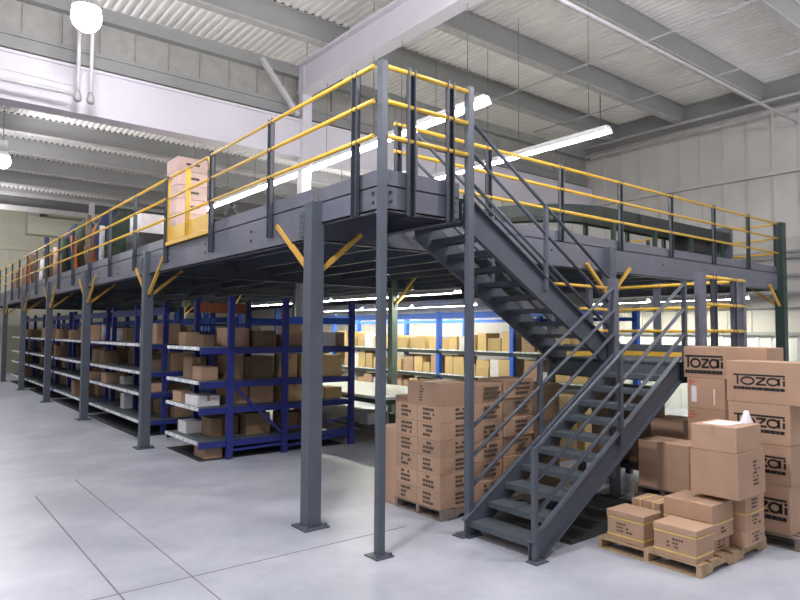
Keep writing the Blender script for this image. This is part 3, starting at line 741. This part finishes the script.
tag(obj('floor_mat', MB().box(3.90, 6.65, 10.06, 11.6, 0.0, 0.012), M['mat']), 'black mat on the floor under the nearest blue rack', 'mat')
tag(obj('floor_mat', MB().box(5.3, 7.25, 3.97, 5.27, 0.0, 0.008), M['mat']), 'dark sheet added on the floor to deepen the shade beneath the lower stair flight', 'mat')  # dark sheet laid in to deepen the stair's shade on the floor
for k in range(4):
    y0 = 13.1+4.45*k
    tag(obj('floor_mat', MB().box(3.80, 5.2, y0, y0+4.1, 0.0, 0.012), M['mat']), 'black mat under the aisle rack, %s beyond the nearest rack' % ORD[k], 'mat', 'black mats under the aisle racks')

def put_row_A(z, spec, lv):
    """spec: (x0, x1, height, depth, material) along the near side, then more along the aisle end"""
    for i, (xa, xb, h, ya, yb, mat) in enumerate(spec):
        carton('%s from the aisle end, %s shelf of the nearest blue rack' % ({'card_d': 'dull brown carton', 'card': 'brown carton', 'white_box': 'white carton', 'card_y': 'pale carton'}[mat] + ', ' + ORD[i], lv),
               'cartons on the nearest blue rack', xa, xb, ya, yb, z+0.001, z+h, mat=mat, bev=0,
               tape='y' if i % 3 == 1 else None)
put_row_A(0.31, [(4.25, 4.44, 0.30, 10.45, 10.9, 'card_d'), (4.47, 4.75, 0.32, 10.5, 10.95, 'card_d'), (4.8, 5.25, 0.36, 10.3, 10.8, 'card_d'), (5.46, 5.75, 0.34, 10.2, 10.6, 'card_d'), (5.82, 6.2, 0.3, 10.3, 10.75, 'card_d')], 'bottom')
put_row_A(0.85, [(3.9, 4.12, 0.19, 10.95, 11.35, 'card'), (3.92, 4.3, 0.17, 10.25, 10.8, 'white_box'), (4.46, 4.82, 0.30, 10.3, 10.8, 'card'), (4.84, 5.28, 0.31, 10.25, 10.75, 'card'), (5.46, 5.85, 0.31, 10.15, 10.6, 'card_y'), (5.9, 6.3, 0.24, 10.2, 10.6, 'card_y'), (6.33, 6.68, 0.2, 10.2, 10.6, 'card_y')], 'second')
put_row_A(1.27, [(4.0, 4.28, 0.22, 10.3, 10.7, 'card'), (4.02, 4.28, 0.36, 10.8, 11.2, 'card_d'), (4.46, 4.74, 0.4, 10.3, 10.75, 'card_d'), (4.76, 5.3, 0.38, 10.3, 10.8, 'card_d'), (5.46, 5.72, 0.42, 10.2, 10.6, 'card_y'), (5.8, 6.15, 0.40, 10.2, 10.6, 'card_y'), (6.2, 6.68, 0.38, 10.2, 10.6, 'card_y')], 'third')
put_row_A(1.82, [(4.1, 4.3, 0.2, 10.5, 10.9, 'card_d'), (4.46, 4.86, 0.32, 10.35, 10.8, 'card'), (4.92, 5.3, 0.28, 10.2, 10.7, 'card_d'), (5.46, 5.85, 0.22, 10.2, 10.6, 'card'), (5.9, 6.2, 0.26, 10.15, 10.5, 'card_d'), (6.22, 6.5, 0.26, 10.15, 10.5, 'white_box'), (6.52, 6.7, 0.26, 10.15, 10.5, 'card')], 'top')

carton('brown carton on the floor mat below the bottom shelf of the nearest blue rack', 'cartons on the nearest blue rack', 4.02, 4.32, 10.15, 10.6, 0.013, 0.19, bev=0)
for k, (xa, xb, ya, yb, z, h, mt, lab) in enumerate((
    (4.5, 4.74, 10.3, 10.7, 1.672, 0.08, 'card', 'flat brown carton lying on top of a tall dull carton, third shelf, nearest blue rack'),
    (4.0, 4.25, 11.05, 11.4, 1.823, 0.24, 'card_d', 'dull carton at the rear aisle corner of the top shelf, nearest blue rack'),
    (4.02, 4.3, 11.0, 11.4, 0.313, 0.2, 'white_box', 'white carton at the rear aisle corner of the bottom shelf, nearest blue rack'),
    (4.5, 4.78, 10.35, 10.75, 1.152, 0.08, 'card_d', 'flat dull carton on top of a brown carton, second shelf of the nearest blue rack'),
    (5.5, 5.8, 10.2, 10.55, 2.043, 0.17, 'card_y', 'pale carton stacked on another on the top shelf of the nearest blue rack'),
    (5.95, 6.3, 10.3, 10.7, 0.613, 0.1, 'card', 'flat brown carton on top of another on the bottom shelf, nearest blue rack'))):
    carton(lab, 'cartons on the nearest blue rack', xa, xb, ya, yb, z, z+h, mat=mt, bev=0)
rn3 = random.Random(21)
def aisle_rack(i, y0, L):
    t = thing('storage_rack', (4.5, y0+L/2, 0), 'long blue rack along the left aisle, %s beyond the nearest rack' % ORD[i], 'rack', 'blue racks under the deck')
    n = 3
    for k in range(n):
        y = y0+0.1+(L-0.2)*k/(n-1)
        for x in (4.37, 5.37):
            obj('upright', MB().box(x-0.05, x+0.05, y-0.04, y+0.04, 0, 2.66), M['blue'], t)
    for z in LV:
        sh = obj('shelf_board', MB().box(3.87, 5.4, y0, y0+L, z-0.03, z), M['shelf'], t)
        obj('label_strip', MB().box(3.85, 3.87, y0, y0+L, z-0.05, z+0.005), M['strip'], sh, label='white label strip on the shelf edge')
        obj('shelf_beam', MB().box(4.33, 4.37, y0, y0+L, z-0.11, z-0.02), M['blue'], t)
        obj('shelf_beam', MB().box(3.87, 5.4, y0-0.02, y0+0.02, z-0.11, z-0.02), M['blue'], t)
    obj('top_beam', MB().box(4.33, 4.41, y0, y0+L, 2.42, 2.56), M['blue'], t)
    obj('top_beam', MB().box(5.33, 5.41, y0, y0+L, 2.22, 2.36), M['blue2'], t)
    for li, z in enumerate(LV):
        y = y0+0.08; c = 0
        nmax = (LV+(2.4,))[li+1]-z-0.14
        while y < y0+L-0.5 and c < 20:
            w = rn3.uniform(0.24, 0.5); h = rn3.uniform(0.55, 1.0)*nmax; d = rn3.uniform(0.35, 0.55)
            if rn3.random() < 0.95:
                xa = 4.44+rn3.uniform(0, 0.2) if rn3.random() < 0.78 else 3.9+rn3.uniform(0, 0.3)
                mat = rn3.choice(['card_d', 'card_d', 'card_d', 'card', 'card', 'white_box'] if i < 3 else ['card_d', 'card_d', 'card'])
                carton('%s, %s from the near end of the %s shelf, %s aisle rack' % ({'card_d': 'dull carton', 'card': 'brown carton', 'white_box': 'white carton'}[mat], ORD[c], LN[li], ORD[i]),
                       'cartons on the aisle racks', xa, xa+d, y, y+w, z+0.001, z+h, mat=mat, bev=0); c += 1
            y += w+rn3.uniform(0.01, 0.09)
for i in range(4): aisle_rack(i, 13.15+4.45*i, 4.05)
# a second line of blue frames deeper under the deck
for i in range(2):
    y0 = 14.6+5.2*i
    t = thing('storage_rack', (7.0, y0+2, 0), 'dim blue rack deep under the deck behind the aisle racks, %s from the front' % ORD[i], 'rack', 'blue racks under the deck')
    for y in (y0, y0+2.2, y0+4.4):
        for x in (6.6, 7.6): obj('upright', MB().box(x-0.05, x+0.05, y-0.04, y+0.04, 0, 2.66), M['blue2'], t)
    for z in (0.31, 1.0, 1.75):
        obj('shelf_board', MB().box(6.55, 7.65, y0, y0+4.4, z-0.04, z), M['shelf'], t)
    obj('top_beam', MB().box(6.56, 6.62, y0, y0+4.4, 2.3, 2.44), M['blue2'], t)
    for li, z in enumerate((0.31, 1.0, 1.75)):
        y = y0+0.1; c = 0
        while y < y0+3.9:
            w = rn3.uniform(0.4, 0.7); h = rn3.uniform(0.3, 0.5)
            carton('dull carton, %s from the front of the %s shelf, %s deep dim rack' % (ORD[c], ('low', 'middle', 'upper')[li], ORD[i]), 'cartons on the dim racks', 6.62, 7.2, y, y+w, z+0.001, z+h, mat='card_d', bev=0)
            y += w+rn3.uniform(0.03, 0.25); c += 1

# brightly lit rack at the right
t = thing('storage_rack', (12.2, 14.0, 0), 'brightly lit blue rack of pale cartons facing the stair under the deck', 'rack', 'blue racks under the deck')
YS = [7.75, 10.4, 13.05, 15.7, 18.35, 21.0]
for y in YS:
    for x in (11.7, 12.7): obj('upright', MB().box(x-0.06, x+0.06, y-0.06, y+0.06, 0, 2.66), M['blue2'], t)
for x in (11.68, 12.68): obj('top_beam', MB().box(x, x+0.05, 7.75, 21.0, 2.46 if x < 12 else 2.36, 2.62 if x < 12 else 2.44), M['blue2'], t)
RL = (0.35, 0.98, 1.63)
for z in RL:
    obj('shelf_board', MB().box(11.66, 12.75, 7.75, 21.0, z-0.03, z), M['shelf'], t)
    obj('shelf_beam', MB().box(11.64, 11.68, 7.75, 21.0, z-0.12, z-0.03), M['mat'], t)
    obj('shelf_beam', MB().box(11.645, 11.66, 7.75, 21.0, z-0.03, z+0.004), M['strip'], t)
rn4 = random.Random(33)
for li, z in enumerate(RL):
    for b in range(5):
        y = YS[b]+0.1; c = 0
        while y < YS[b+1]-0.35:
            w = rn4.uniform(0.25, 0.5); h = rn4.uniform(0.2, 0.5)
            n = 2 if h < 0.27 and rn4.random() < 0.7 else 1
            mat = rn4.choice(['card_y', 'card_y', 'card_y', 'card', 'white_box'])
            if y+w > YS[b+1]-0.08: break
            xa = 11.72+rn4.uniform(0, 0.12)
            for q in range(n):
                carton('%s, %s from the right, %s shelf, %s bright rack bay%s' % ({'card_y': 'pale carton', 'card': 'brown carton', 'white_box': 'white carton'}[mat], ORD[c], ('low', 'middle', 'upper')[li], ORD[b], (', lower one' if q == 0 else ', upper one') if n == 2 else ''),
                       'cartons on the bright rack', xa+0.01*q, xa+0.5, y, y+w-0.01*q, z+0.001+h*q, z+h*(q+1), mat=mat, bev=0)
            y += w+rn4.uniform(0.01, 0.12); c += 1
# partition behind the bright rack
struct('wall_partition', MB().box(13.4, 13.45, 9.5, 30.0, 0, 3.1), M['wallu'])

# white packing bench
b = thing('packing_bench', (8.0, 12.0, 0), 'long white topped packing bench on dark legs under the deck', 'bench')
obj('bench_top', MB().box(7.0, 8.9, 9.3, 14.2, 0.85, 0.9), M['bench'], b)
obj('lower_shelf', MB().box(7.1, 8.8, 9.4, 14.1, 0.25, 0.28), M['under'], b)
for x in (7.06, 8.84):
    for y in (9.36, 11.75, 14.14): obj('leg', MB().box(x-0.03, x+0.03, y-0.03, y+0.03, 0, 0.85), M['green'], b)
obj('apron', MB().box(7.03, 7.06, 9.36, 14.14, 0.76, 0.85).box(7.06, 8.84, 9.34, 9.37, 0.76, 0.85), M['green'], b)
carton('white parcel on the lower shelf of the packing bench', 'cartons at the bench', 7.3, 7.8, 10.2, 10.8, 0.281, 0.5, mat='white_box', bev=0)
# pale cartons seen between the treads
for k, (xa, xb, ya, yb, z0, z1, lab) in enumerate(((7.9, 8.4, 6.5, 6.95, 0, 0.55, 'pale carton on the floor behind the landing, seen through the treads'),
        (8.5, 9.0, 6.6, 7.1, 0, 0.6, 'pale carton on the floor right of another, behind the landing'), (8.52, 8.98, 6.62, 7.05, 0.602, 1.05, 'pale carton on another carton behind the landing'),
        (9.5, 10.1, 6.8, 7.3, 0, 0.7, 'pale carton behind the landing close to the grey column'), (7.85, 8.35, 6.5, 6.9, 0.552, 0.95, 'white carton on a pale carton behind the landing'))):
    carton(lab, 'cartons behind the landing', xa, xb, ya, yb, z0, z1, mat='white_box' if k == 4 else 'card_y', bev=0)

# ------------------------------------------------------------------ on the deck
cv = thing('belt_conveyor', (12.0, 7.1, ZT), 'dark green belt conveyor curving along the deck behind the right guardrail', 'conveyor')
path = []
for k in range(13):
    a = PI/2*k/12; path.append((10.1-1.4*math.sin(a), 6.95+1.4*(1-math.cos(a))))
path = [(14.7, 6.95)] + path + [(8.7, 10.5)]
def sweep(path, w, z0, z1):
    mb = MB(); L = []
    for i, (x, y) in enumerate(path):
        ax, ay = path[max(i-1, 0)]; bx, by = path[min(i+1, len(path)-1)]
        d = Vector((bx-ax, by-ay)).normalized(); nrm = Vector((-d.y, d.x))
        L.append([(x+nrm.x*s*w/2, y+nrm.y*s*w/2, z) for s, z in ((-1, z0), (1, z0), (1, z1), (-1, z1))])
    base = 0
    for q in L: mb.v += q
    for i in range(len(L)-1):
        for k in range(4):
            mb.f.append((4*i+k, 4*i+(k+1) % 4, 4*i+4+(k+1) % 4, 4*i+4+k)); mb.sm.append(False)
    mb.f.append((3, 2, 1, 0)); mb.f.append(tuple(4*(len(L)-1)+k for k in range(4))); mb.sm += [False, False]
    return mb
def shift(path, d):
    out = []
    for i, (x, y) in enumerate(path):
        ax, ay = path[max(i-1, 0)]; bx, by = path[min(i+1, len(path)-1)]
        t_ = Vector((bx-ax, by-ay)).normalized(); out.append((x-t_.y*d, y+t_.x*d))
    return out
obj('belt_bed', sweep(path, 0.6, 4.16, 4.29), M['belt'], cv)
for d in (-0.33, 0.33): obj('side_rail', sweep(shift(path, d), 0.04, 4.13, 4.34), M['belt'], cv)
for x in (14.4, 13.0, 11.6, 10.2):
    for y in (6.65, 7.25): obj('leg', MB().box(x-0.04, x+0.04, y-0.03, y+0.03, ZT, 4.12), M['green'], cv)
for x in (8.4, 9.0):
    obj('leg', MB().box(x-0.04, x+0.04, 9.4, 9.46, ZT, 4.12), M['green'], cv)
obj('drive_unit', MB().box(13.2, 13.9, 6.75, 7.15, 3.85, 4.13), M['black'], cv)
obj('end_post', MB().box(14.68, 14.8, 6.6, 7.3, ZT, 4.5), M['steel'], cv)
GD = 'cartons stacked on the deck'
for k in range(7):
    z = ZT+0.12+0.29*k
    carton('pinkish carton in the tall stack on the deck behind the gate, %s from the bottom' % ORD[k], GD, 4.42, 5.05, 12.9, 13.55, z+0.001, z+0.284, mat='card_p',
           prints=[('inkb', lambda m, z=z: on_face(m, 'y', 12.899, (4.60, 4.88), (z+0.12, z+0.17)))])
pallet(4.4, 5.1, 12.85, 13.6, ZT, 0.12, 'pallet on the deck under the tall pinkish carton stack', 'wood', nb=5)
carton('white carton on the deck right of the tall pinkish stack', GD, 4.3, 4.95, 11.4, 12.2, ZT, 4.1, mat='white_box')
carton('white carton on a dark box on the deck left of the tall stack', GD, 4.1, 4.6, 14.2, 15.0, 4.2, 4.62, mat='white_box')
tag(obj('tote_box', MB().box(4.05, 4.7, 14.1, 15.1, ZT, 4.19), M['black']), 'dark tote box under the white carton on the deck', 'box')
def sack(label, c, r, mat, seed, name='sack'):
    t = thing(name, (c[0], c[1], ZT), label, 'sack', 'sacks and bundles on the deck')
    obj('bag', MB().blob((c[0], c[1], c[2]), r[0], r[1], r[2], seed), M[mat], t)
    obj('tied_neck', MB().lathe((c[0], c[1], c[2]+r[2]*0.88), [(0.09, 0.0), (0.04, 0.06), (0.07, 0.12), (0.0, 0.13)], 8), M[mat], t)
sk = [(4.75, 10.95, 3.92, 0.2, 0.2, 0.4, 'black', 'black bundle on the deck right of the gate post, nearest to the corner', None),
      (4.2, 15.9, 3.95, 0.35, 0.45, 0.70, 'olive', 'dark bundle on the deck just left of the white carton', None),
      (4.2, 17.0, 4.02, 0.35, 0.45, 0.81, 'navy', 'navy bundle on the deck, second left of the white carton', None),
      (4.25, 18.3, 3.95, 0.35, 0.5, 0.70, 'orange', 'orange bundle on the deck leaning by the left guardrail', None),
      (4.2, 19.6, 4.05, 0.35, 0.5, 0.86, 'olive', 'dark green bundle on the deck, left of the orange bundle', None),
      (4.2, 21.0, 4.05, 0.35, 0.5, 0.86, 'navy', 'navy bundle on the deck, second left of the orange bundle', None)]
for i, (x, y, z, a, b_, c, mt, lab, yy) in enumerate(sk):
    sack(lab, (x, yy or y, ZT+0.82*c*1.12), (a, b_, c*1.12), mt, 40+i)
for i in range(7):
    y = 22.2+1.5*i
    carton('carton at the far left of the deck behind the rail, %s from the navy bundles' % ORD[i], GD, 4.0, 4.5, y, y+0.9, ZT, ZT+random.uniform(0.95, 1.35), mat=('card', 'card_d', 'card_d', 'white_box', 'card_d', 'card', 'card_d')[i], bev=0)
rn5 = random.Random(8)
for i in range(14):
    y = 15.4+0.95*i; h = rn5.uniform(0.6, 1.15)
    mt = rn5.choice(['card_d', 'card', 'card_d', 'olive', 'black', 'card_y', 'white_box', 'card_d'])
    carton('%s box among the deck clutter, %s behind the tall stack' % ({'card_d': 'dull brown', 'card': 'brown', 'olive': 'dark green', 'black': 'black', 'card_y': 'pale', 'white_box': 'white'}[mt], ORD[i]),
           GD, 4.75+rn5.uniform(0, 0.2), 5.4, y, y+rn5.uniform(0.5, 0.85), ZT, ZT+h*1.4, mat=mt, bev=0)
for i in range(9):
    y = 16.4+1.35*i; L = rn5.uniform(1.0, 1.6)
    tag(obj('cloth_roll', MB().tube([(3.85, y, ZT), (3.85+0.1*rn5.uniform(-1, 1), y+0.12*rn5.uniform(-1, 1), ZT+L)], rn5.uniform(0.06, 0.1), 10), M[('paper', 'card_d', 'orange', 'olive', 'card', 'navy', 'paper', 'card_d', 'orange')[i]]),
        '%s roll standing upright on the deck by the left rail, %s from the gate' % (('white', 'brown', 'orange', 'green', 'tan', 'navy', 'white', 'brown', 'orange')[i], ORD[i]), 'roll', 'upright rolls by the left rail')
sack('lilac plastic sack on the stairhead platform behind the front rails', (5.6, 7.0, ZT+0.36), (0.2, 0.2, 0.42), 'lilac', 77)
sack('white plastic sack on the deck beside the lilac one', (5.85, 6.65, ZT+0.29), (0.15, 0.15, 0.34), 'paper', 78)

# ------------------------------------------------------------------ world, camera, view
w = bpy.data.worlds.new('ambient_fill_world'); S.world = w; w.use_nodes = True  # even ambient fill added through the sides left open
w.node_tree.nodes['Background'].inputs[0].default_value = (0.92, 0.95, 1.0, 1)
w.node_tree.nodes['Background'].inputs[1].default_value = 0.35

cam = bpy.data.cameras.new('camera'); co = bpy.data.objects.new('camera', cam); COL.objects.link(co)
yaw, pitch, roll = math.radians(38.36225), math.radians(2.89612), math.radians(0.33653)
fw = Vector((math.sin(yaw)*math.cos(pitch), math.cos(yaw)*math.cos(pitch), math.sin(pitch)))
r = Vector((math.cos(yaw), -math.sin(yaw), 0)); u = r.cross(fw)
r2 = math.cos(roll)*r+math.sin(roll)*u; u2 = -math.sin(roll)*r+math.cos(roll)*u
mx = Matrix((r2, u2, -fw)).transposed().to_4x4(); mx.translation = (0, 0, 2.08)
co.matrix_world = mx
cam.sensor_width = 36; cam.lens = 639.626/800*36; cam.clip_end = 200
S.camera = co
S.view_settings.view_transform = 'Standard'; S.view_settings.look = 'None'
S.view_settings.gamma = 1; S.view_settings.use_curve_mapping = False
S.view_settings.exposure = 0.0
